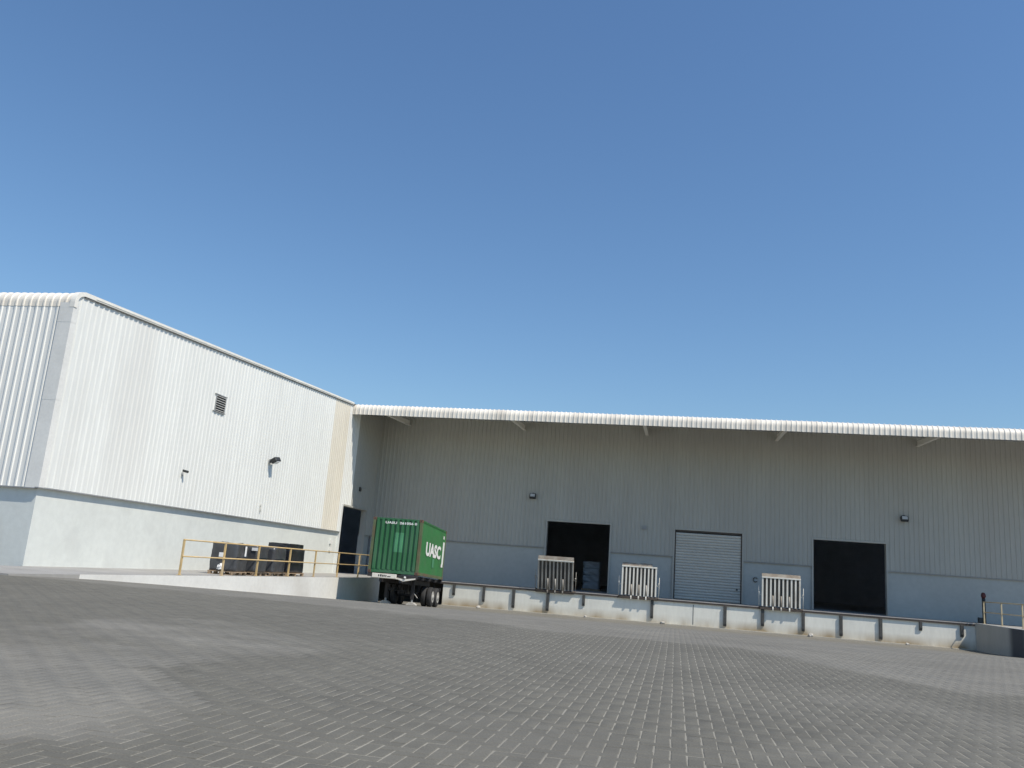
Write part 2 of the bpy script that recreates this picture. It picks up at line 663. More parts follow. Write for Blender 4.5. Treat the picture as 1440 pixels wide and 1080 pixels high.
def dust(x, y):
    """where sand and tyre dust lie on the blocks"""
    x, y = np.asarray(x, float), np.asarray(y, float)
    n = fbm(x, y, 0.9)
    n2 = fbm(x + 50, y * 2.2 + 9, 0.5)
    bx = np.array([-60, -12, -8, -4.4, -1.8, 1.1, 2.3, 3.3, 4.2, 5.0, 7, 12, 40])
    by = np.array([19, 18.5, 17.6, 16.6, 15.5, 15.6, 12.9, 11.3, 11.6, 13.3, 14.5, 14, 14])
    edge = np.interp(x, bx, by) + (n - 0.5) * 1.3
    a = sstep(-0.35, 0.45, y - edge) * (0.72 + 0.5 * (n2 - 0.5))
    # swept dust on the left, in front of the wing
    bl = patch_mask(x + (n - .5) * .9, y + (fbm(x + 7, y - 3, 1.3) - .5) * .9)
    near_ = 1 - sstep(6.4, 7.6, y + (n - .5) * 1.2)
    bl = bl * np.clip(near_ * .85 + (1 - near_) * (.30 + 1.6 * (n2 - .42)), 0, 1)
    c = 0.30 * sstep(0.52, 0.75, fbm(x - 20, y + 33, 0.35))
    return np.clip(np.maximum(np.maximum(a, bl), c), 0, 1)


# ------------------------------------------------------------------ ground sheet
gx = np.concatenate([[-600, -300, -150, -80, -50, -35, -26], np.arange(-22, 20.01, 0.3), [24, 30, 40, 60, 100, 200, 600]])
gy = np.concatenate([[-300, -120, -50, -20, -8], np.arange(-2, 52.01, 0.3), [54, 58, 64, 75, 100, 200, 700]])
PAVE_Y = 31.0
GX, GY = np.meshgrid(gx, gy)
GZ = ground_z(GY) - 0.0028
nv = GX.size
verts = np.stack([GX.ravel(), GY.ravel(), GZ.ravel()], 1)
ny, nx = GX.shape
ii = np.arange(nv).reshape(ny, nx)
faces = np.stack([ii[:-1, :-1], ii[:-1, 1:], ii[1:, 1:], ii[1:, :-1]], -1).reshape(-1, 4)
me = bpy.data.meshes.new('ground')
me.from_pydata(verts.tolist(), [], faces.tolist())
at = me.attributes.new('tone', 'FLOAT_COLOR', 'POINT')
paved = (1 - sstep(PAVE_Y - 0.6, PAVE_Y, GY.ravel())) * (GX.ravel() > -40)
cc = np.stack([np.full(nv, 0.5), dust(GX.ravel(), GY.ravel()), paved, np.ones(nv)], 1).astype(np.float32)
at.data.foreach_set('color', cc.ravel())
me.materials.append(MAT['ground'])
ground = bpy.data.objects.new('ground', me)
col.objects.link(ground)
tag(ground, 'grey block paved yard with pale sand in the joints', 'ground', kind='structure')

# ------------------------------------------------------------------ herringbone pavers
U = 0.1


def project(x, y, z):
    dx, dy, dz = x - EYE[0], y - EYE[1], z - EYE[2]
    zc = dx * CF[0] + dy * CF[1] + dz * CF[2]
    px = 720 + FPX * (dx * CR[0] + dy * CR[1] + dz * CR[2]) / zc
    py = 540 - FPX * (dx * CU[0] + dy * CU[1] + dz * CU[2]) / zc
    return px, py, zc


ix, iy = np.meshgrid(np.arange(-260, 170), np.arange(15, int(PAVE_Y / U)))
ix, iy = ix.ravel(), iy.ravel()
s = (ix + iy) % 4
hsel, vsel = s == 0, s == 2
cxs = np.concatenate([(ix[hsel] + 1.0) * U, (ix[vsel] + 0.5) * U])
cys = np.concatenate([(iy[hsel] + 0.5) * U, (iy[vsel] + 1.0) * U])
hor = np.concatenate([np.ones(hsel.sum(), bool), np.zeros(vsel.sum(), bool)])
czs = ground_z(cys)
px, py, zc = project(cxs, cys, czs)
keep = (zc > 0.5) & (px > -500) & (px < 2400) & (py < 1500) & ~((cxs < XP + 0.15) & (cys > 18.5)) & ~((cxs < XL + 0.2) & (cys > YF - 0.2)) & ~((cxs > XR - 0.2) & (cys > 17.9))
cxs, cys, czs, hor, px, py = [a[keep] for a in (cxs, cys, czs, hor, px, py)]
N = len(cxs)
jw = 0.0080
hx = np.where(hor, U - jw / 2, U / 2 - jw / 2) + rng.normal(0, 0.0006, N)
hy = np.where(hor, U / 2 - jw / 2, U - jw / 2) + rng.normal(0, 0.0006, N)
tone = np.clip(0.5 + rng.normal(0, 0.13, N) + 0.5 * (fbm(cxs, cys, 0.6) - 0.5), 0, 1)
dz = rng.normal(0, 0.0004, N) + 0.0004
tx, ty = rng.normal(0, 0.003, N), rng.normal(0, 0.003, N)
ang = rng.normal(0, 0.012, N)
cxs = cxs + rng.normal(0, 0.0012, N)
cys = cys + rng.normal(0, 0.0012, N)
ca, sa = np.cos(ang), np.sin(ang)
ch = 0.0055
V = np.zeros((N, 8, 3), np.float64)
slope = (ground_z(cys + 0.05) - ground_z(cys - 0.05)) / 0.1
for k, (sx, sy) in enumerate(((-1, -1), (1, -1), (1, 1), (-1, 1))):
    for lvl, (ins, zz) in enumerate(((0.0, -0.0030), (ch, 0.0))):
        lx, ly = sx * (hx - ins), sy * (hy - ins)
        V[:, lvl * 4 + k, 0] = lx * ca - ly * sa
        V[:, lvl * 4 + k, 1] = lx * sa + ly * ca
        V[:, lvl * 4 + k, 2] = zz + dz + lx * tx + ly * (ty + slope)
F8 = np.array([(4, 5, 6, 7), (0, 1, 5, 4), (1, 2, 6, 5), (2, 3, 7, 6), (3, 0, 4, 7)])
dusty = dust(cxs, cys)
inside = (px > 8) & (px < 1432) & (py < 1076) & (py > 700)
order = np.argsort(np.where(inside, (cxs - EYE[0]) ** 2 + (cys - EYE[1]) ** 2, 1e9))
near = order[:300]
rest = np.ones(N, bool)
rest[near] = False


def paver_attr(me, t, d, per):
    a = me.attributes.new('tone', 'FLOAT_COLOR', 'POINT')
    c = np.stack([np.repeat(t, per), np.repeat(d, per), np.zeros(len(t) * per), np.ones(len(t) * per)], 1).astype(np.float32)
    a.data.foreach_set('color', c.ravel())


idx = np.nonzero(rest)[0]
W = V[idx] + np.stack([cxs[idx], cys[idx], czs[idx]], 1)[:, None, :]
Fq = (F8[None] + (np.arange(len(idx)) * 8)[:, None, None]).reshape(-1, 4)
me = bpy.data.meshes.new('paver_field')
me.vertices.add(len(idx) * 8)
me.vertices.foreach_set('co', W.reshape(-1).astype(np.float32))
me.loops.add(Fq.size)
me.loops.foreach_set('vertex_index', Fq.ravel().astype(np.int32))
me.polygons.add(len(Fq))
me.polygons.foreach_set('loop_start', (np.arange(len(Fq)) * 4).astype(np.int32))
me.update(calc_edges=True)
me.validate()
paver_attr(me, tone[idx], dusty[idx], 8)
me.materials.append(MAT['paver'])
pf = bpy.data.objects.new('paver_field', me)
col.objects.link(pf)
pf.parent = ground
tag(pf, kind='stuff')
for i in near:
    me = bpy.data.meshes.new('paver')
    me.from_pydata(V[i].tolist(), [], F8.tolist())
    paver_attr(me, tone[i:i + 1], dusty[i:i + 1], 8)
    me.materials.append(MAT['paver'])
    o = bpy.data.objects.new('paver', me)
    col.objects.link(o)
    o.location = (cxs[i], cys[i], czs[i])
    o.parent = ground
print('pavers', N)

# ------------------------------------------------------------------ warehouse wing (left)
wing = thing('warehouse_wing', (XL, YF, FLAT), 'white ribbed warehouse wing with tall blank side wall on the left', 'building')
XW = -60.0
DY0, DY1, DZ = 48.13, 52.13, 5.40       # door in the wing's side wall
RB = 0.10                               # base wall set back behind the cladding
b = MB()
b.box(XL - RB - 0.25, XL - RB, YF + RB, DY0, -0.3, ZC)
world_child(b, 'base_wall', 'base', wing)
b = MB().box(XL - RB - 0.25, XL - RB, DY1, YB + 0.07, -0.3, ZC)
world_child(b, 'base_wall', 'base_shade', wing)  # beyond the door the shade is painted into the base wall
b = MB().box(XW, XL - RB, YF + RB, YF + RB + 0.25, -0.3, ZC)
b.v = [(x - (0.0015 if x > -30 else 0), y - 0.0015 if y < YF + RB + 0.1 else y, z - 0.002) for x, y, z in b.v]
o = world_child(b, 'front_base_wall', 'base_front', wing)
# side cladding sheets
for (y0, y1) in intervals(YF + 0.16, YB, (45.27, 47.6, DY0, 49.4, DY1)):
    mid = (y0 + y1) / 2
    zb = DZ if DY0 < mid < DY1 else ZC
    mt = 'cream' if 45.27 < mid < 47.6 else ('clad_shaded' if mid > 49.4 else 'clad')  # past the canopy shadow line the sheets get the shade-darkened colour
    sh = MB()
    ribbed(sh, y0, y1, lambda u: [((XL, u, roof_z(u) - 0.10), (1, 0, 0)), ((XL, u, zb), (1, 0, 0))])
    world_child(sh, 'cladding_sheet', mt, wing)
# front cladding sheets
for (x0, x1) in intervals(-34.0, XL - 0.44, ()):
    sh = MB()
    ribbed(sh, x0, x1, lambda u: [((u, YF, 9.86), (0, -1, 0)), ((u, YF, ZC - 0.03), (0, -1, 0))])
    world_child(sh, 'cladding_sheet', 'clad_front_lit', wing)
R = 0.36


def eave_path(yf, ztop, zbot, sl=0.0528):
    """roof sheet curling over the eave and down the front"""
    def path(u):
        rows = [((u, yf + 1.2, ztop + sl * (1.2 - R)), (0, 0, 1))]
        for k in range(0, 9):
            t = math.pi / 2 * k / 8
            n = (0, -math.sin(t), math.cos(t))
            rows.append(((u, yf + R + n[1] * R, ztop - R + n[2] * R), n))
        rows.append(((u, yf, zbot), (0, -1, 0)))
        return rows
    return path


for (x0, x1) in intervals(-34.0, XL - 0.10, ()):
    sh = MB()
    ribbed(sh, x0, x1, eave_path(YF - 0.012, roof_z(YF), 9.82))
    world_child(sh, 'eave_sheet', 'fascia', wing)
# corner flashing in overlapping lengths
zs = [9.95, 9.28, 6.66, ZC - 0.04]
for k, (z1, z0) in enumerate(zip(zs, zs[1:])):
    e = 0.004 * (2 - k)
    f = MB()
    f.box(XL - 0.46, XL + 0.046 + e, YF - 0.046 - e, YF - 0.038 - e, z0, z1)
    f.box(XL + 0.038 + e, XL + 0.046 + e, YF - 0.038 - e, YF + 0.20, z0, z1)
    world_child(f, 'corner_flashing', 'flash', wing)
# barge trim along the sloping top of the side wall
for (y0, y1) in intervals(YF + R, YC + 0.02, (), 3.1):
    f = MB()
    pr = [(XL - 0.35, 0.06), (XL + 0.075, 0.06), (XL + 0.075, -0.085), (XL + 0.063, -0.085), (XL + 0.063, 0.035), (XL - 0.35, 0.035)]
    i = len(f.v)
    n = len(pr)
    for yy in (y0, y1 - 0.004):
        f.v += [(p[0], yy, roof_z(yy) + p[1]) for p in pr]
    for k in range(n):
        k2 = (k + 1) % n
        f.f.append((i + k, i + k2, i + n + k2, i + n + k))
    f.f += [tuple(range(i + n - 1, i - 1, -1)), tuple(range(i + n, i + 2 * n))]
    f.mi += [0] * (n + 2)
    world_child(f, 'barge_trim', 'trim', wing)
for (y0, y1) in intervals(YF + R + .05, YC, (), 3.1):  # added dark strip imitating the shade beneath the trim
    f = MB()
    for yy in (y0, y1 - .004):
        f.v += [(XL - .02, yy, roof_z(yy) - .088), (XL + .052, yy, roof_z(yy) - .088), (XL + .052, yy, roof_z(yy) - .13), (XL - .02, yy, roof_z(yy) - .13)]
    f.f += [(0, 1, 5, 4), (1, 2, 6, 5), (2, 3, 7, 6), (3, 0, 4, 7), (3, 2, 1, 0), (4, 5, 6, 7)]
    f.mi += [0] * 6
    world_child(f, 'barge_shade_strip', 'shade_strip', wing)
# rounded end piece of the barge at the front corner
f = MB()
A = [math.pi / 2 * k / 10 for k in range(11)]
yc_, zc_ = YF + R, roof_z(YF) - R
ro, ri = R + 0.062, R - 0.085
outer = [(yc_, roof_z(yc_) + .06)] + [(yc_ - math.sin(t) * ro, zc_ + math.cos(t) * ro) for t in A[1:]] + [(YF - .062, 9.80)]
inner = [(yc_, roof_z(yc_) - .085)] + [(yc_ - math.sin(t) * ri, zc_ + math.cos(t) * ri) for t in A[1:]] + [(YF + .085, 9.80)]
for k in range(len(outer) - 1):
    f.prism([outer[k], outer[k + 1], inner[k + 1], inner[k]], 0, XL - .11, XL + .075)
world_child(f, 'barge_end', 'trim', wing)
# drip flashing under the cladding
f = MB().box(XL - RB + 0.002, XL + 0.055, YF - 0.05, DY0 - 0.12, ZC - 0.035, ZC - 0.012)
f.box(XW, XL - RB, YF - 0.05, YF + RB - 0.003, ZC - 0.065, ZC - 0.037)
world_child(f, 'drip_flashing', 'drip', wing)
# door surround on the side wall
f = MB()
f.box(XL - 0.33, XL + 0.045, DY0 - 0.11, DY0 - 0.003, FLAT, DZ + 0.10)
world_child(f, 'door_frame', 'clad', wing)
f = MB()
f.box(XL - 0.33, XL + 0.045, DY1 + 0.003, DY1 + 0.11, FLAT, DZ + 0.10)
f.box(XL - 0.33, XL + 0.045, DY0, DY1, DZ + 0.003, DZ + 0.10)
world_child(f, 'door_frame', 'clad_shaded', wing)
# roof, inner walls, floor
f = MB()
f.quad((XW, YF + 0.9, roof_z(YF + .9) - .03), (XL + .1, YF + .9, roof_z(YF + .9) - .03), (XL + .1, 95, roof_z(95) - .03), (XW, 95, roof_z(95) - .03))
f.quad((XW, YF + 0.9, roof_z(YF + .9) - .09), (XW, 95, roof_z(95) - .09), (XL + .1, 95, roof_z(95) - .09), (XL + .1, YF + .9, roof_z(YF + .9) - .09))
world_child(f, 'roof', 'flash', wing)
f = MB()
for (y0, y1, z0) in ((YF + 0.2, DY0, ZC), (DY0, DY1, DZ + 0.12), (DY1, 95, ZC)):
    f.quad((XL - .2, y0, z0), (XL - .2, y1, z0), (XL - .2, y1, roof_z(y1) - .09), (XL - .2, y0, roof_z(y0) - .09))
f.box(XL - .37, XL - .36, YF + .4, DY0, FLAT, ZC)
f.box(XL - .37, XL - .36, DY1, 95, FLAT, ZC)
f.quad((XW, YF + .3, 0), (XL - .2, YF + .3, 0), (XL - .2, YF + .3, roof_z(YF + .3) - .1), (XW, YF + .3, roof_z(YF + .3) - .1))
f.box(XW - .2, XW, YF + .5, 95, 0, 10.2)
f.box(XW, XL - .2, 95, 95.2, 0, 14.1)
world_child(f, 'inner_lining', 'inside', wing)
f = MB().box(XW, XL - 0.002, YF + 0.4, 95, FLAT - .3, FLAT - .01)
f.v = [(x, y, z) for x, y, z in f.v]
world_child(f, 'floor', 'inside_floor', wing)
# louvre in the side wall
lv = MB()
LY0, LY1, LZ0, LZ1 = 32.56, 33.31, 8.17, 8.88
lv.box(XL - .05, XL + .075, LY0 - .10, LY1 + .10, LZ1, LZ1 + .035)
lv.box(XL - .05, XL + .075, LY0 - .10, LY1 + .10, LZ0 - .035, LZ0)
lv.box(XL - .05, XL + .07, LY0 - .035, LY0, LZ0, LZ1)
lv.box(XL - .05, XL + .07, LY1, LY1 + .035, LZ0, LZ1)
lou = world_child(lv, 'louvre', 'grey', wing)
bk = MB().box(XL + .036, XL + .040, LY0, LY1, LZ0, LZ1)
o = bk.build('louvre_back', 'dark', lou)
for k in range(7):
    z = LZ0 + 0.05 + k * (LZ1 - LZ0 - 0.06) / 6.4
    s_ = MB().obox((XL + .066, (LY0 + LY1) / 2, z), (.045, LY1 - LY0 - 0.01, .012), Matrix.Rotation(math.radians(30), 3, 'Y'))
    s_.build('louvre_blade', 'flash', lou)

# ------------------------------------------------------------------ main hall (back)
hall = thing('warehouse_hall', (0, YB, FLAT), 'long grey ribbed warehouse hall with deep canopy and loading doors', 'building')
XE = 46.0
DOORS = [(-8.083, -4.118), (-0.121, 3.883), (7.99, 12.04)]
DTOP = [5.56, 5.53, 5.46]
b = MB()
segs = []
prev = XL + 0.01
for (x0, x1) in DOORS:
    segs.append((prev, x0))
    prev = x1
segs.append((prev, XE))
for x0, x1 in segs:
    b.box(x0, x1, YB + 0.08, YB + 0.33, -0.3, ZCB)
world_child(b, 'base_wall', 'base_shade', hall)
cuts = [e for d in DOORS for e in d]
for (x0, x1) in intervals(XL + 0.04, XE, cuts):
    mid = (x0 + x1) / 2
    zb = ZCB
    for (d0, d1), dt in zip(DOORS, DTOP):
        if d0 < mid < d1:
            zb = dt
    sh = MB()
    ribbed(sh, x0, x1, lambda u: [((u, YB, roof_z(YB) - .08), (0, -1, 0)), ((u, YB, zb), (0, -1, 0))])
    world_child(sh, 'cladding_sheet', 'clad_shaded', hall)
for x0, x1 in segs:
    f = MB().box(x0 + .002, x1 - .002, YB - 0.045, YB + 0.078, ZCB - 0.04, ZCB - 0.012)
    world_child(f, 'drip_flashing', 'drip', hall)
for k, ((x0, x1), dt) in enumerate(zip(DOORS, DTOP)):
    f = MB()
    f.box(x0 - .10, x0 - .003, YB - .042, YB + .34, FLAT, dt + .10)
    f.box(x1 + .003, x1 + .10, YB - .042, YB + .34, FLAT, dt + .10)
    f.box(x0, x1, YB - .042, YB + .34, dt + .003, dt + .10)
    world_child(f, 'door_frame', 'clad_shaded', hall)
# roller shutter, one mesh per slat
sx0, sx1 = DOORS[1]
nsl = 25
hs = (DTOP[1] - FLAT) / nsl
shut = MB().box(sx0 + .02, sx1 - .02, YB + .02, YB + .20, DTOP[1] - .10, DTOP[1] - .002)
shut = world_child(shut, 'roller_shutter', 'rust', hall)
for sx in (sx0, sx1 - .07):
    MB().box(sx, sx + .07, YB + .01, YB + .11, FLAT + .002, DTOP[1] - .10).build('guide_rail', 'rust', shut)
pr = [(YB + .07, 0.004), (YB + .045, hs * .25), (YB + .038, hs * .5), (YB + .045, hs * .78), (YB + .07, hs - .006), (YB + .075, hs - .006), (YB + .075, 0.004)]
slat_me = MB().prism(pr, 0, sx0 + .06, sx1 - .06).mesh('slat', 'shutter')
for k in range(nsl - 1):
    o = bpy.data.objects.new('slat', slat_me)
    col.objects.link(o)
    o.parent = shut
    o.location = (0, random.uniform(-.002, .002), FLAT + .015 + k * hs)
MB().box(sx1 - .32, sx1 - .22, YB + .02, YB + .04, FLAT + .75, FLAT + .85).build('shutter_lock', 'dark', shut)
# hall interior
f = MB()
pv = XL - .2
f.quad((XL, YB + .34, roof_z(YB) - .1), (XE, YB + .34, roof_z(YB) - .1), (XE, YB + .34, 5.7), (XL, YB + .34, 5.7))
for x0, x1 in segs:
    f.quad((x0, YB + .345, 5.7), (x1, YB + .345, 5.7), (x1, YB + .345, FLAT), (x0, YB + .345, FLAT))
f.box(XL, XE, 95, 95.2, 0, 14.2)
f.box(XE, XE + .2, YB + .3, 95.2, 0, 11.8)
f.box(XL - .19, XL - .1, YB + .35, 95.0, 0, 11.8)
world_child(f, 'inner_lining', 'inside', hall)
f = MB().box(XL + .01, XE, YB + .081, 95, FLAT - .3, FLAT - .004)
world_child(f, 'floor', 'inside_floor', hall)
f = MB()
f.quad((XL + .1, YC + .9, roof_z(YC + .9) - .03), (XE, YC + .9, roof_z(YC + .9) - .03), (XE, 95, roof_z(95) - .03), (XL + .1, 95, roof_z(95) - .03))
f.quad((XL + .1, YC + .9, roof_z(YC + .9) - .08), (XL + .1, 95, roof_z(95) - .08), (XE, 95, roof_z(95) - .08), (XE, YC + .9, roof_z(YC + .9) - .08))
world_child(f, 'roof', 'flash', hall)
# canopy fascia: curved ribbed sheets
for (x0, x1) in intervals(XL + 0.05, XE, ()):
    sh = MB()
    ribbed(sh, x0, x1, eave_path(YC, roof_z(YC) - 0.02 + random.uniform(-.006, .006), 10.98 + random.uniform(-.006, .006)))
    world_child(sh, 'canopy_sheet', 'fascia', hall)
f = MB().box(XL + .05, XE, YC + .01, YC + .09, 10.99, 11.05)
f.box(XL + .05, XE, YC + .3, YC + .36, 11.28, 11.52)
f.box(XL + .05, XE, YC + 2.0, YC + 2.06, roof_z(YC + 2) - .28, roof_z(YC + 2) - .085)
f.box(XL + .05, XE, YC + 3.7, YC + 3.76, roof_z(YC + 3.7) - .28, roof_z(YC + 3.7) - .085)
world_child(f, 'purlin', 'grey', hall)
for x in (-17.86, -9.96, -2.05, 5.85, 13.93, 21.8):
    f = MB()
    y0, y1 = YC + .40, YB + .05
    z = lambda y, d: roof_z(y) - d
    f.prism([(y0, z(y0, .55)), (y1, z(y1, .63)), (y1, z(y1, .61)), (y0, z(y0, .53))], 0, x - .10, x + .10)
    f.prism([(y0, z(y0, .53)), (y1, z(y1, .61)), (y1, z(y1, .29)), (y0, z(y0, .29))], 0, x - .008, x + .008)
    world_child(f, 'canopy_beam', 'trim', hall)
# small grey box above the base wall between the doors
world_child(MB().box(-2.13, -1.88, YB - .12, YB - .03, 5.41, 5.64), 'junction_box', 'grey', hall)

# ------------------------------------------------------------------ loading dock and side platforms
dock = thing('loading_dock', (0, YD, 0), 'pale concrete loading dock with grey bumpers along its face', 'loading dock')
XV = -13.75
b = MB().box(XV, XR, YD, YB + .078, -.3, 1.262, mi=1, front=0)
world_child(b, 'dock_wall', ['dockface', 'concrete'], dock)
b = MB().box(XP, XR, YD - .045, YB + .078, 1.264, FLAT)
world_child(b, 'dock_slab', 'concrete', dock)
for (x0, x1) in intervals(XP + .2, XR - .02, (), 3.0):
    f = MB()
    f.box(x0, x1 - .008, YD - .068, YD - .046, 1.255, 1.352, mi=1)
    f.box(x0, x1 - .008, YD - .078, YD - .046, 1.353, FLAT + .006)
    world_child(f, 'edge_strip', ['lip', 'rust'], dock)
f = MB().box(XV, XR, YD - .24, YD - .002, -.3, .045)
world_child(f, 'footing', 'footing', dock)
# bumpers: x, length, width
BUMP = [(-13.05, .62, .16), (-11.2, .86, .15), (-9.38, 1.06, .17), (-7.33, 1.08, .17), (-5.22, .62, .15), (-1.28, 1.0, .16), (2.79, 1.1, .17),
        (4.83, .92, .17), (7.0, 1.02, .16), (8.98, 1.1, .16), (11.02, 1.1, .17), (13.05, .46, .15), (15.1, .62, .17)]
for x, L, w in BUMP:
    f = MB()
    z1 = 1.255
    z0 = max(z1 - L, .09)
    f.prism([(YD - .001, z1), (YD - .115, z1), (YD - .115, z0 + .14), (YD - .06, z0), (YD - .001, z0)], 0, x - w / 2, x + w / 2)
    world_child(f, 'bumper', 'rubber', dock, bevel=.012)
f = MB().box(1.02, 1.05, YD - .012, YD - .001, .1, 1.2)
world_child(f, 'joint_strip', 'rubber', dock)

plat = thing('wing_platform', (XP, 30, 0), 'white faced concrete platform along the left wing, rising out of the yard', 'platform')
b = MB()
b.prism([(21.2, -.3), (45.95, -.3), (45.95, FLAT + .006), (21.2, FLAT + .006)], 0, XL - RB - .02, XP)
b.mi = [0] * len(b.mi)
# the +x side face white, the rest concrete
for i, f_ in enumerate(b.f):
    xs = [b.v[k][0] for k in f_]
    b.mi[i] = 1 if min(xs) > XP - .01 else 0
world_child(b, 'platform_body', ['concrete', 'platface'], plat)
b = MB().box(XL - RB - .02, XP, 18.6, 21.197, -.3, FLAT + .005)
world_child(b, 'platform_apron', 'concrete', plat)
b = MB().box(XL - RB - .02, XP, 45.952, YD - .05, FLAT - .16, FLAT + .004)
b.box(XL - RB - .02, XP - .002, YD - .048, YB + .076, FLAT - .16, FLAT + .003)
world_child(b, 'recess_slab', 'concrete', plat)
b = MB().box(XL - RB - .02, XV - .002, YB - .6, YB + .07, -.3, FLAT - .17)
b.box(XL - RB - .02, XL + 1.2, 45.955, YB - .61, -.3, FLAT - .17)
world_child(b, 'recess_wall', 'rubber', plat)  # dark lining puts the shade under the slab into the colour

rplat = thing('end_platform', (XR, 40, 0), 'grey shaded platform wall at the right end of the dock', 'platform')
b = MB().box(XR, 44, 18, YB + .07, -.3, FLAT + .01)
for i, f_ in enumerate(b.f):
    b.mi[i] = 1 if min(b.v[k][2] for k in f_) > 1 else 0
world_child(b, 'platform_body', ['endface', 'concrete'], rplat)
f = MB().box(XR - .003, XR + .16, 18.02, YD - .1, FLAT + .012, FLAT + .035)
world_child(f, 'edge_kerb', 'platface', rplat)


# ------------------------------------------------------------------ railings
def railing(name, x, ys, z0, h, label, mt, pieces_rails=(1.0, 0.53), over=.15):
    t = thing(name, (x, ys[0], z0), label, 'railing')
    for y in ys:
        p = MB().box(x - .03, x + .03, y - .03, y + .03, z0, z0 + h - .025)
        p.box(x - .07, x + .07, y - .07, y + .07, z0, z0 + .012)
        world_child(p, 'post', mt, t)
    for k, fr in enumerate(pieces_rails):
        zz = z0 + h * fr
        r_ = MB()
        d = 0.0 if k == 0 else .0315
        if k == 0:
            r_.tube((x, ys[0] - .04, zz), (x, ys[-1] + over, zz), .027, 10)
        else:
            r_.tube((x + .045, ys[0] - .03, zz), (x + .045, ys[-1] + over, zz), .024, 10)
        world_child(r_, 'top_rail' if k == 0 else 'mid_rail', mt, t, smooth=True)
    return t


railing('platform_railing', XP - .08, [26.19, 28.92, 31.54, 34.39, 37.05, 39.82, 42.64, 45.3], FLAT + .018, 1.17,
        'faded yellow pipe railing along the edge of the left platform', 'yellow')
railing('end_railing', XR + .36, [39.6, 42.2, 44.88, 47.55, 50.08], FLAT + .035, 1.13,
        'pale yellow railing on the platform at the right end of the dock', 'yellow2', over=.04)


# ------------------------------------------------------------------ dock levellers standing upright at the dock edge
def leveller(x0, x1, H, tilt, label, mt, lip_cut=0.0, lip_h=.24):
    w = x1 - x0
    t = thing('dock_leveller', ((x0 + x1) / 2, YD - .03, FLAT + .01), label, 'dock leveller', 'upright dock levellers along the dock edge', rot=(math.radians(tilt), 0, 0))
    zt = H - lip_h
    MB().box(-w / 2 + .02, w / 2 - .02, .0, .03, .06, zt).build('deck_plate', 'lev_gap', t)
    nr = 10
    for k in range(nr):
        cx = -w / 2 + .05 + k * (w - .10) / (nr - 1)
        MB().box(cx - .042, cx + .042, -.125, -.002, .05 + random.uniform(-.03, .02), zt - .02).build('rib', mt, t)
    MB().box(-w / 2, w / 2, -.15, .0, zt - .018, zt + .06).build('cross_bar', 'lev', t, bevel=.008)
    MB().prism([(-.11, zt + .062), (.0, H), (.03, H), (.03, zt + .062)], 0, -w / 2 + .01, w / 2 - .01 - lip_cut).build('lip_plate', 'lev_lip', t)
    gap = (w - .10) / (nr - 1)
    for k in (2, 4, 6):
        cx = -w / 2 + .05 + (k + .5) * gap
        MB().box(cx - .035, cx + .035, -.07, -.003, zt * .42, zt * .84).build('slot', 'dark', t)
        lg = MB()
        lg.tube((cx, -.13, -.02), (cx, -.10, zt * .40), .045, 10)
        lg.build('lift_spring', 'lev_dark', t, smooth=True)
        MB().prism([(-.20, -.16), (-.10, -.16), (-.02, .10), (-.13, .12), (-.21, -.06)], 0, cx - .035, cx + .035).build('hinge_lug', mt, t)
    MB().tube((-w / 2 - .14, -.04, -.03), (w / 2 + .12, -.04, -.03), .055, 12).build('hinge_bar', 'rust', t, smooth=True)
    MB().box(-w / 2 - .10, w / 2 + .06, -.16, -.045, -.13, -.02).build('base_angle', 'rust', t)
    for s_ in (-1, 1):
        xx = s_ * (w / 2 + .13)
        rd = MB().tube((xx, -.03, .0), (xx + s_ * .02, -.01, 1.15), .014, 8)
        rd.tube((xx, -.03, .62), (s_ * (w / 2 - .02), -.03, .70), .010, 8)
        rd.build('side_rod', mt, t, smooth=True)
        kb = MB().obox((xx, -.05, .75), (.07, .07, .10), Matrix.Rotation(.3, 3, 'X'))
        kb.build('catch', mt, t)
    return t


leveller(-7.98, -5.86, 1.99, 15.0, 'dark grey brown upright dock leveller at the left open door', 'lev_dark')
leveller(-3.08, -1.06, 1.90, -2.0, 'bright cream upright dock leveller between open door and roller shutter', 'lev', lip_cut=.27)
leveller(4.76, 6.86, 1.84, 1.0, 'cream upright dock leveller right of the roller shutter', 'lev')


# ------------------------------------------------------------------ flood lights and small wall fittings
def flood_hall(x, z, label):
    t = thing('floodlight', (x, YB, z), label, 'floodlight', 'floodlights on the hall wall')
    MB().box(-.06, .06, -.12, -.03, -.04, .22).build('bracket', 'dark', t)
    hd = MB()
    R_ = Matrix.Rotation(math.radians(-28), 3, 'X')
    hd.obox((0, -.24, 0), (.42, .20, .34), R_)
    hd = hd.build('lamp_head', 'dark', t, bevel=.05)
    g = MB()
    g.obox(Vector((0, -.24, 0)) + R_ @ Vector((0, -.105, .0)), (.30, .02, .20), R_)
    g.build('lamp_glass', 'lens', hd)
    return t


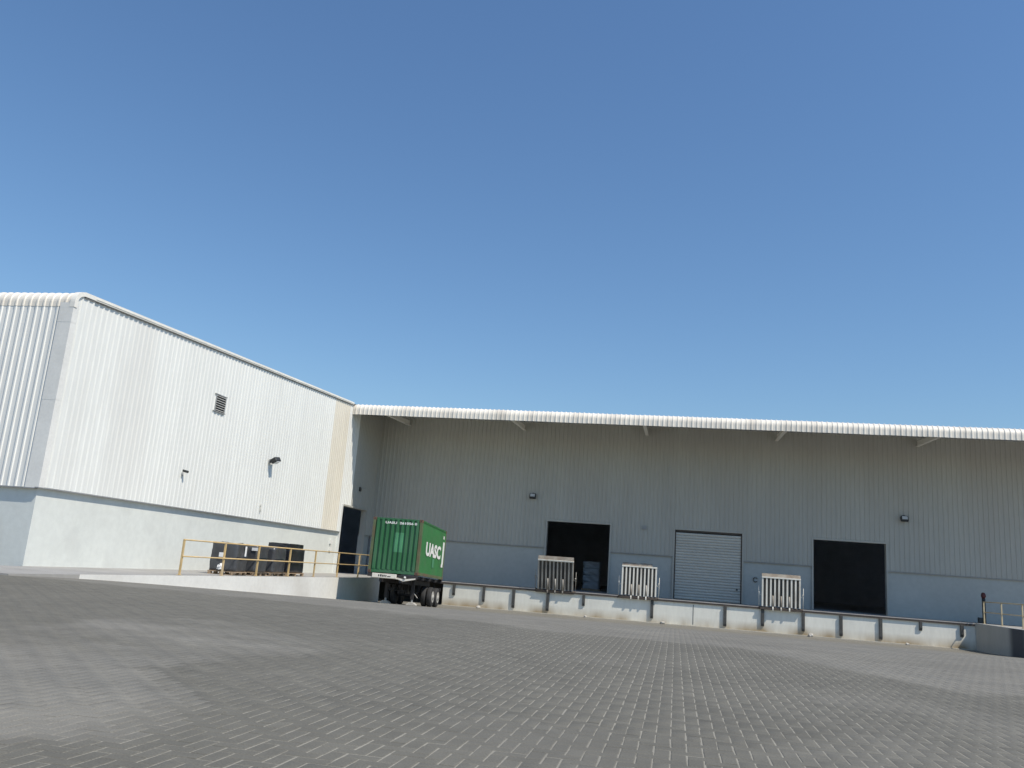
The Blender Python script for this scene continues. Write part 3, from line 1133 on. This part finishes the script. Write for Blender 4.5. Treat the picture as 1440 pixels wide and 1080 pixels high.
flood_hall(-9.10, 7.06, 'black floodlight on the hall wall above the left open door')
flood_hall(13.05, 6.98, 'black floodlight on the hall wall above the right open door')
t = thing('floodlight', (XL + .036, 38.15, 6.72), 'dark floodlight on a short arm on the white wing wall', 'floodlight', 'floodlights on the wing wall')
MB().box(.0, .04, -.07, .07, -.10, .10).build('mounting_plate', 'grey', t)
MB().tube((.02, .0, .0), (.20, .03, .02), .03, 10).build('arm', 'dark', t, smooth=True)
R_ = Matrix.Rotation(math.radians(-28), 3, 'Y') @ Matrix.Rotation(math.radians(-12), 3, 'Z')
hd = MB().obox((.28, .05, .06), (.34, .40, .24), R_)
hd = hd.build('lamp_head', 'dark', t, bevel=.04)
MB().obox(Vector((.30, .05, .06)) + R_ @ Vector((0, 0, -.125)), (.24, .26, .02), R_).build('lamp_glass', 'lens', hd)
t = thing('wall_camera', (XL + .036, 30.9, 5.15), 'small dark camera on a stalk low on the wing wall', 'camera')
MB().tube((.03, -.02, -.05), (.03, -.02, .14), .03, 8).build('stalk', 'grey', t, smooth=True)
MB().obox((.10, .05, .17), (.26, .10, .10), Matrix.Rotation(math.radians(10), 3, 'Y')).build('camera_body', 'dark', t, bevel=.02)
t = thing('wall_lamp', (XL + .036, 50.45, 6.62), 'small dark wall lamp above the wing door, in canopy shade', 'wall lamp')
MB().box(0, .10, -.12, .12, -.12, .14).build('lamp_body', 'dark', t, bevel=.02)
MB().tube((.08, .0, .1), (.30, .25, .12), .03, 8).build('arm', 'grey', t, smooth=True)
t = thing('conduit', (XL + .036, 37.86, 4.0), 'thin pale conduit stub low on the wing cladding', 'conduit')
MB().tube((.012, 0, .2), (.012, 0, .55), .02, 8).build('pipe', 'trim', t, smooth=True)
MB().box(.0, .04, -.05, .05, .5, .60).build('conduit_box', 'flash', t)
t = thing('switch_box', (XL - RB, 47.1, 2.9), 'small pale switch boxes on the wing base wall beside the door', 'switch box')
MB().box(0, .10, -.12, .12, .18, .42).build('upper_box', 'flash', t)
MB().box(0, .10, -.10, .10, -.22, .02).build('lower_box', 'flash', t)
MB().tube((.05, 0, .02), (.05, 0, .18), .02, 8).build('pipe', 'flash', t, smooth=True)
# hook with a coil of cable on the hall base wall
t = thing('cable_hook', (4.68, YB + .08, 2.86), 'dark cable coil hung on the hall base wall beside a leveller', 'cable')
c = MB()
for k in range(14):
    a0, a1 = [math.radians(35 + 290 * q / 14) for q in (k, k + 1)]
    c.tube((.13 * math.cos(a0), -.06, .13 * math.sin(a0)), (.13 * math.cos(a1), -.06, .13 * math.sin(a1)), .022, 8)
c.build('coil', 'dark', t, smooth=True)
MB().box(-.03, .03, -.08, .0, .10, .18).build('hook', 'grey', t)
# fire post at the right end
t = thing('fire_post', (16.85, 52.3, FLAT + .011), 'dark post with dull red head behind the right end railing', 'post')
MB().tube((0, 0, 0), (0, 0, 1.35), .09, 12).build('post_tube', 'dark', t, smooth=True)
hd = MB()
hd.lathe_x(-.10, 0, 1.5, [(0, .10), (.04, .17), (.14, .17), (.20, .10)], 18)
hd.build('red_head', 'red', t, smooth=True)
MB().box(-.32, -.12, -.12, .12, 0, .30).build('foot_box', 'dark', t, bevel=.02)


# ------------------------------------------------------------------ rubble at the foot of the dock
def lump(x, y, r, label):
    mb = MB()
    import bmesh
    bm = bmesh.new()
    bmesh.ops.create_icosphere(bm, subdivisions=2, radius=r)
    for v in bm.verts:
        v.co *= 1 + .45 * noise.noise(v.co * 9 + Vector((x, y, 3)))
        v.co.z *= .75
    me = bpy.data.meshes.new('stone')
    bm.to_mesh(me)
    bm.free()
    me.materials.append(MAT['stone'])
    o = bpy.data.objects.new('stone', me)
    col.objects.link(o)
    o.location = (x, y, float(ground_z(y)) + r * .5)
    return tag(o, label, 'stone', 'lumps of concrete at the foot of the dock')


lump(-11.4, YD - .36, .13, 'lump of concrete at the dock foot nearest the trailer')
lump(-5.05, YD - .30, .09, 'small concrete lump at the dock foot below the left open door')
lump(-.66, YD - .38, .14, 'lump of concrete at the dock foot left of the shutter')
lump(7.35, YD - .36, .15, 'lump of concrete at the dock foot below the right open door')
lump(12.3, YD - .35, .10, 'small concrete lump at the dock foot near the right end')

# ------------------------------------------------------------------ wrapped pallets on the wing platform
import bmesh


def wrapped(bx, by, bz, w, d, h, seed, amp=.05):
    """black film over a load: a box with creases and slack"""
    bm = bmesh.new()
    bmesh.ops.create_cube(bm, size=1)
    bmesh.ops.subdivide_edges(bm, edges=bm.edges[:], cuts=9, use_grid_fill=True)
    for v in bm.verts:
        c = v.co.copy()
        v.co = Vector((c.x * d, c.y * w, (c.z + .5) * h))
        n = noise.noise_vector(Vector((c.x * 3 + seed, c.y * 3, c.z * 2))) * amp + noise.noise_vector(Vector((c.x * 8, c.y * 8 + seed, c.z * 5))) * amp * .4
        k = 1.0 if c.z > -.49 else .3
        v.co += n * k
        r2 = max(abs(c.x), abs(c.y))
        if abs(c.x) > .42 and abs(c.y) > .42:
            v.co.x *= .97
            v.co.y *= .97
    me = bpy.data.meshes.new('film_wrap')
    bm.to_mesh(me)
    bm.free()
    return me


def bale(y0, y1, x1, depth, h, label, film='film', seed=1, papers=(), front_papers=(), lidbox=None, rag=None):
    w = y1 - y0
    t = thing('wrapped_pallet', (x1 - depth / 2, (y0 + y1) / 2, FLAT + .007), label, 'wrapped pallet', 'black wrapped pallets on the platform')
    # pallet
    for yy in (-w / 2 + .06, 0, w / 2 - .06):
        for xx in (-depth / 2 + .08, 0, depth / 2 - .06):
            MB().box(xx - .06, xx + .06, yy - .06, yy + .06, .022, .10).build('pallet_block', 'wood', t)
    for yy in (-w / 2 + .06, 0, w / 2 - .06):
        MB().box(-depth / 2, depth / 2, yy - .06, yy + .06, 0, .02).build('pallet_runner', 'wood', t)
    MB().box(-depth / 2, depth / 2 + .01, -w / 2, w / 2, .102, .135).build('pallet_deck', 'wood', t)
    me = wrapped(0, 0, 0, w - .06, depth - .04, h - .14, seed)
    me.materials.append(MAT[film])
    o = bpy.data.objects.new('film_wrap', me)
    col.objects.link(o)
    o.parent = t
    o.location = (0, 0, .138)
    for p in me.polygons:
        p.use_smooth = True
    for (py_, pz, pw, ph) in papers:
        MB().box(depth / 2 + .02, depth / 2 + .024, py_ - pw / 2, py_ + pw / 2, pz, pz + ph).build('paper_label', 'paper', t)
    for (px_, pz, pw, ph) in front_papers:
        MB().box(px_ - pw / 2, px_ + pw / 2, -w / 2 - .004, -w / 2, pz, pz + ph).build('paper_label', 'paper', t)
    if lidbox:
        me = wrapped(0, 0, 0, lidbox[0], depth * .9, lidbox[1], seed + 9, .025)
        me.materials.append(MAT['film'])
        o = bpy.data.objects.new('top_box', me)
        col.objects.link(o)
        o.parent = t
        o.location = (0, lidbox[2], h - .02)
    if rag:
        me = wrapped(0, 0, 0, .22, .14, .16, 33, .08)
        me.materials.append(MAT['paper'])
        o = bpy.data.objects.new('loose_film', me)
        col.objects.link(o)
        o.parent = t
        o.location = (rag[0], -w / 2 - .05, rag[1])
    return t


bale(30.4, 31.4, -16.62, 1.12, 1.22, 'black wrapped pallet at the left end of the row with white labels', 'film2', 2.2, papers=((.18, .72, .13, .40),), front_papers=((-.05, .66, .22, .17),), rag=(.0, .2))
bale(32.0, 33.05, -16.58, 1.1, 1.19, 'black wrapped pallet second from the left, paper scrap near its top', 'film2', 8.7, front_papers=((.42, .98, .26, .12),))
bale(33.55, 34.75, -16.6, 1.1, 1.17, 'greyish black wrapped pallet next to the tallest one', 'film2', 11.3)
bale(35.25, 36.9, -16.7, 1.15, 1.18, 'tallest black wrapped pallet at the right end with a box on top', 'film', 17.5, lidbox=(1.5, .24, -.12))

# pale stack just inside the left open door
t = thing('bagged_pallet', (-5.55, 58.0, FLAT - .003), 'pale bagged pallet stack in the dark left open doorway', 'wrapped pallet')
MB().box(-.6, .6, -.5, .5, 0, .14).build('pallet', 'wood', t)
for k in range(4):
    me = wrapped(0, 0, 0, 1.0, 1.1, .44, 40 + k * 3, .05)
    me.materials.append(MAT['bags'])
    o = bpy.data.objects.new('bag_layer', me)
    col.objects.link(o)
    o.parent = t
    o.location = (0, 0, .14 + k * .44)
    for p in me.polygons:
        p.use_smooth = True

# ------------------------------------------------------------------ container on a chassis
CQ = (-13.161, 38.97, 1.804)
CROT = (-0.03713, 0, 0.07124)
cont = thing('shipping_container', CQ, 'green ribbed twenty foot shipping container with white lettering on its side', 'container', rot=CROT)
CW, CL, CH = 2.438, 6.058, 2.591
hw = CW / 2


def corr(mb, n, u0, u1, v0, v1, depth, fn, flat=.28):
    """container corrugation: fn(u, v, out) -> point"""
    p = (u1 - u0) / n
    pts = [(u0, 0)]
    for k in range(n):
        a = u0 + k * p
        pts += [(a + p * .14, 0), (a + p * .30, depth), (a + p * .70, depth), (a + p * .86, 0)]
    pts.append((u1, 0))
    i = len(mb.v)
    for (u, h) in pts:
        mb.v.append(fn(u, v0, h))
        mb.v.append(fn(u, v1, h))
    for k in range(len(pts) - 1):
        mb.f.append((i + 2 * k, i + 2 * k + 2, i + 2 * k + 3, i + 2 * k + 1))
        mb.mi.append(0)
    return mb


e = MB()
corr(e, 9, -hw + .12, hw - .12, .16, CH - .06, -.075, lambda u, v, h: (u, .055 + h, v))
endp = e.build('end_panel', 'green_end', cont)
for s_ in (-1, 1):
    sp_ = MB()
    corr(sp_, 20, .12, CL - .12, .14, CH - .08, -.036, lambda u, v, h: (s_ * (hw - .008 + h), u, v))
    side = sp_.build('side_panel', 'green', cont)
    for yy in (.0, CL - .16):
        MB().box(s_ * hw - (.13 if s_ > 0 else 0), s_ * hw + (.13 if s_ < 0 else 0), yy, yy + .16, .12, CH - .12).build('corner_post', 'post', cont)
    MB().box(s_ * hw - (.06 if s_ > 0 else 0), s_ * hw + (.06 if s_ < 0 else 0), .17, CL - .17, .0, .14).build('bottom_rail', 'post', cont)
    MB().box(s_ * hw - (.06 if s_ > 0 else 0), s_ * hw + (.06 if s_ < 0 else 0), .17, CL - .17, CH - .085, CH - .01).build('top_rail', 'green', cont)
    for yy in (.0, CL - .178):
        for zz in (.0, CH - .118):
            x0 = s_ * (hw + .004) - (.162 if s_ > 0 else 0)
            cs = MB().box(x0, x0 + .162, yy - .004, yy + .178, zz, zz + .118).build('corner_casting', 'casting', cont)
            MB().box(x0 + .05, x0 + .11, yy - .006, yy - .0045, zz + .03, zz + .09).build('casting_hole', 'dark', cs)
MB().box(-hw + .165, hw - .165, -.002, .06, .0, .155).build('end_sill', 'green_end', cont)
MB().box(-hw + .165, hw - .165, .0, .06, CH - .07, CH - .005).build('end_header', 'green_end', cont)
MB().box(-hw + .06, hw - .06, .06, CL - .06, CH - .03, CH - .012).build('roof', 'green', cont)
MB().box(-hw + .06, hw - .06, .06, CL - .06, .10, .14).build('floor', 'chassis', cont)
for s_ in (-1, 1):
    d = MB().box(min(s_ * .01, s_ * (hw - .14)), max(s_ * .01, s_ * (hw - .14)), CL - .05, CL - .01, .14, CH - .12)
    d = d.build('door', 'green', cont)
    for xx in (.3, .85):
        MB().tube((s_ * xx, CL + .02, .1), (s_ * xx, CL + .02, CH - .1), .018, 8).build('lock_rod', 'grey', d)
# repainted patches
e = MB()
p = (CW - .24) / 9
corr(e, 2, -hw + .12 + 4 * p, -hw + .12 + 6 * p, 1.0, 1.92, -.075, lambda u, v, h: (u, .052 + h, v))
e.build('repaint_patch', 'green_patch', endp)
MB().box(hw + .0005, hw + .002, 2.95, 3.45, .5, .95).build('repaint_patch', 'green_patch', cont)


def lettering(text, w, h, name, parent, loc, rot, mt='white_letter', offset=.02):
    cu = bpy.data.curves.new(name, 'FONT')
    cu.body = text
    cu.size = 1
    cu.offset = offset
    cu.resolution_u = 4
    tmp = bpy.data.objects.new(name, cu)
    col.objects.link(tmp)
    bpy.context.view_layer.update()
    me = bpy.data.meshes.new_from_object(tmp.evaluated_get(bpy.context.evaluated_depsgraph_get()))
    bpy.data.objects.remove(tmp)
    xs = [v.co.x for v in me.vertices]
    ys = [v.co.y for v in me.vertices]
    sx, sy = w / (max(xs) - min(xs)), h / (max(ys) - min(ys))
    x0, y0 = min(xs), min(ys)
    for v in me.vertices:
        v.co = ((v.co.x - x0) * sx, (v.co.y - y0) * sy, 0)
    me.materials.clear()
    me.materials.append(MAT[mt])
    o = bpy.data.objects.new(name, me)
    col.objects.link(o)
    o.parent = parent
    o.location = loc
    o.rotation_euler = rot
    return o


lettering('UASC', 3.65, .68, 'lettering', cont, (hw + .004, 1.25, .99), (math.pi / 2, 0, math.pi / 2), offset=.045)
MB().box(hw + .002, hw + .005, 5.34, 5.74, .78, 1.95).build('vertical_lettering', 'white_letter', cont)
MB().box(hw + .002, hw + .005, 5.24, 5.70, .62, .78).build('lettering_foot', 'white_letter', cont)
MB().box(hw + .002, hw + .005, 5.30, 5.55, 2.10, 2.26).build('small_mark', 'white_letter', cont)
lettering('UASU  261056 0', 1.55, .115, 'serial_lettering', cont, (-.60, -.024, 2.315), (math.pi / 2, 0, 0), offset=.03)

trailer = thing('container_trailer', CQ, 'dark skeletal container trailer standing on its legs under the green container', 'trailer', rot=CROT)


def gl(y):
    """local z of the ground under trailer station y"""
    M4 = Matrix.LocRotScale(Vector(CQ), None, None) @ Matrix.Rotation(CROT[2], 4, 'Z') @ Matrix.Rotation(CROT[0], 4, 'X')
    p = M4 @ Vector((0, y, -1.4))
    return -1.4 + (float(ground_z(p.y)) - p.z) + .001


for s_ in (-1, 1):
    MB().box(s_ * .48 - .06, s_ * .48 + .06, -.25, 6.1, -.42, -.10).build('main_beam', 'chassis', trailer)
    MB().box(s_ * 1.0 - .05, s_ * 1.0 + .05, .2, 6.0, -.16, -.04).build('side_rail', 'chassis', trailer)
for yy in (.05, 1.5, 3.0, 4.5, 6.0):
    MB().box(-1.2, 1.2, yy - .07, yy + .07, -.20, -.045).build('cross_member', 'chassis', trailer)
for xx, n in ((-1.12, 0), (1.12, 0)):
    for yy in (.1, 5.95):
        MB().box(xx - .09, xx + .09, yy - .09, yy + .09, -.045, -.002).build('twist_lock', 'rust', trailer)
fb = MB().box(-.88, .28, -.36, -.24, -.245, -.045).build('front_board', 'bolster', trailer, bevel=.012)
for k, (xa, ww, hh) in enumerate(((-.58, .05, .09), (-.49, .07, .10), (-.39, .05, .08), (-.32, .06, .09), (-.23, .05, .09), (-.14, .16, .04))):
    MB().box(xa, xa + ww, -.3635, -.361, -.19, -.19 + hh).build('dark_lettering', 'dark', fb)
MB().prism([(-.95, -.26), (.35, -.26), (.62, -.34), (1.18, -.22), (1.2, -.16), (.62, -.24), (.35, -.19), (-.95, -.20)], 1, -.30, -.18).build('front_bolster', 'bolster', trailer)
MB().lathe_x(.66, -.31, -.16, [(0, .05), (.08, .05)], 14).build('marker_lamp', 'white_letter', trailer)
# landing legs
for s_ in (-1, 1):
    zg = gl(1.75)
    lg = MB().box(s_ * .66 - .07, s_ * .66 + .07, 1.68, 1.82, zg + .28, -.12).build('landing_leg', 'chassis', trailer)
    MB().tube((s_ * .66, 1.75, zg + .06), (s_ * .66, 1.75, zg + .30), .05, 10).build('inner_tube', 'grey', lg)
    MB().prism([(s_ * .66 - .24, zg), (s_ * .66 + .24, zg), (s_ * .66 + .24, zg + .05), (s_ * .66 + .10, zg + .14), (s_ * .66 - .10, zg + .14), (s_ * .66 - .24, zg + .05)], 1, 1.55, 1.95).build('sand_shoe', 'shoe', lg, bevel=.01)
    MB().tube((s_ * .66, 1.78, zg + .5), (s_ * .45, 2.7, -.4), .03, 8).build('leg_brace', 'chassis', lg)
MB().tube((-.60, 1.75, -.75), (.60, 1.75, -.75), .025, 8).build('leg_shaft', 'chassis', trailer)
MB().tube((.75, 1.75, -.85), (.95, 1.66, -1.05), .018, 8).build('crank_handle', 'shoe', trailer)
# tandem axles with dual wheels
RW = .49
for yy in (3.95, 5.25):
    zg = gl(yy)
    MB().tube((-.95, yy, zg + RW), (.95, yy, zg + RW), .065, 12).build('axle', 'chassis', trailer)
    for s_ in (-1, 1):
        MB().box(s_ * .48 - .05, s_ * .48 + .05, yy - .5, yy + .5, zg + RW + .05, zg + RW + .17).build('leaf_spring', 'chassis', trailer)
        MB().prism([(yy - .15, zg + RW), (yy + .15, zg + RW), (yy + .06, -.42), (yy - .06, -.42)], 0, s_ * .48 - .07, s_ * .48 + .07).build('hanger', 'chassis', trailer)
        for off in (.80, 1.09):
            w_ = .125
            prof = [(-w_, RW * .60), (-w_, RW * .90), (-w_ * .8, RW * .98), (-w_ * .35, RW), (w_ * .35, RW), (w_ * .8, RW * .98), (w_, RW * .90), (w_, RW * .60)]
            wh = MB().lathe_x(s_ * off, yy, zg + RW, prof, 32).build('wheel', 'tyre', trailer, smooth=True)
            rp = [(0, RW * .59), (.02, RW * .55), (-.05, RW * .42), (-.04, RW * .26), (.05, RW * .22), (.06, .02)]
            rp = [(s_ * (w_ + .004) + s_ * a, r_) for a, r_ in rp]
            MB().lathe_x(s_ * off, yy, zg + RW, rp, 28).build('rim', 'rim', wh, smooth=True)
MB().box(-1.15, 1.15, 6.1, 6.2, -.62, -.45).build('rear_bumper', 'chassis', trailer)
for s_ in (-1, 1):
    MB().box(s_ * .8 - .03, s_ * .8 + .03, 6.08, 6.12, -.5, -.1).build('bumper_arm', 'chassis', trailer)
    MB().box(s_ * 1.08 - .30 * (s_ > 0), s_ * 1.08 + .30 * (s_ < 0), 5.9, 5.92, -1.15, -.55).build('mud_flap', 'tyre', trailer)
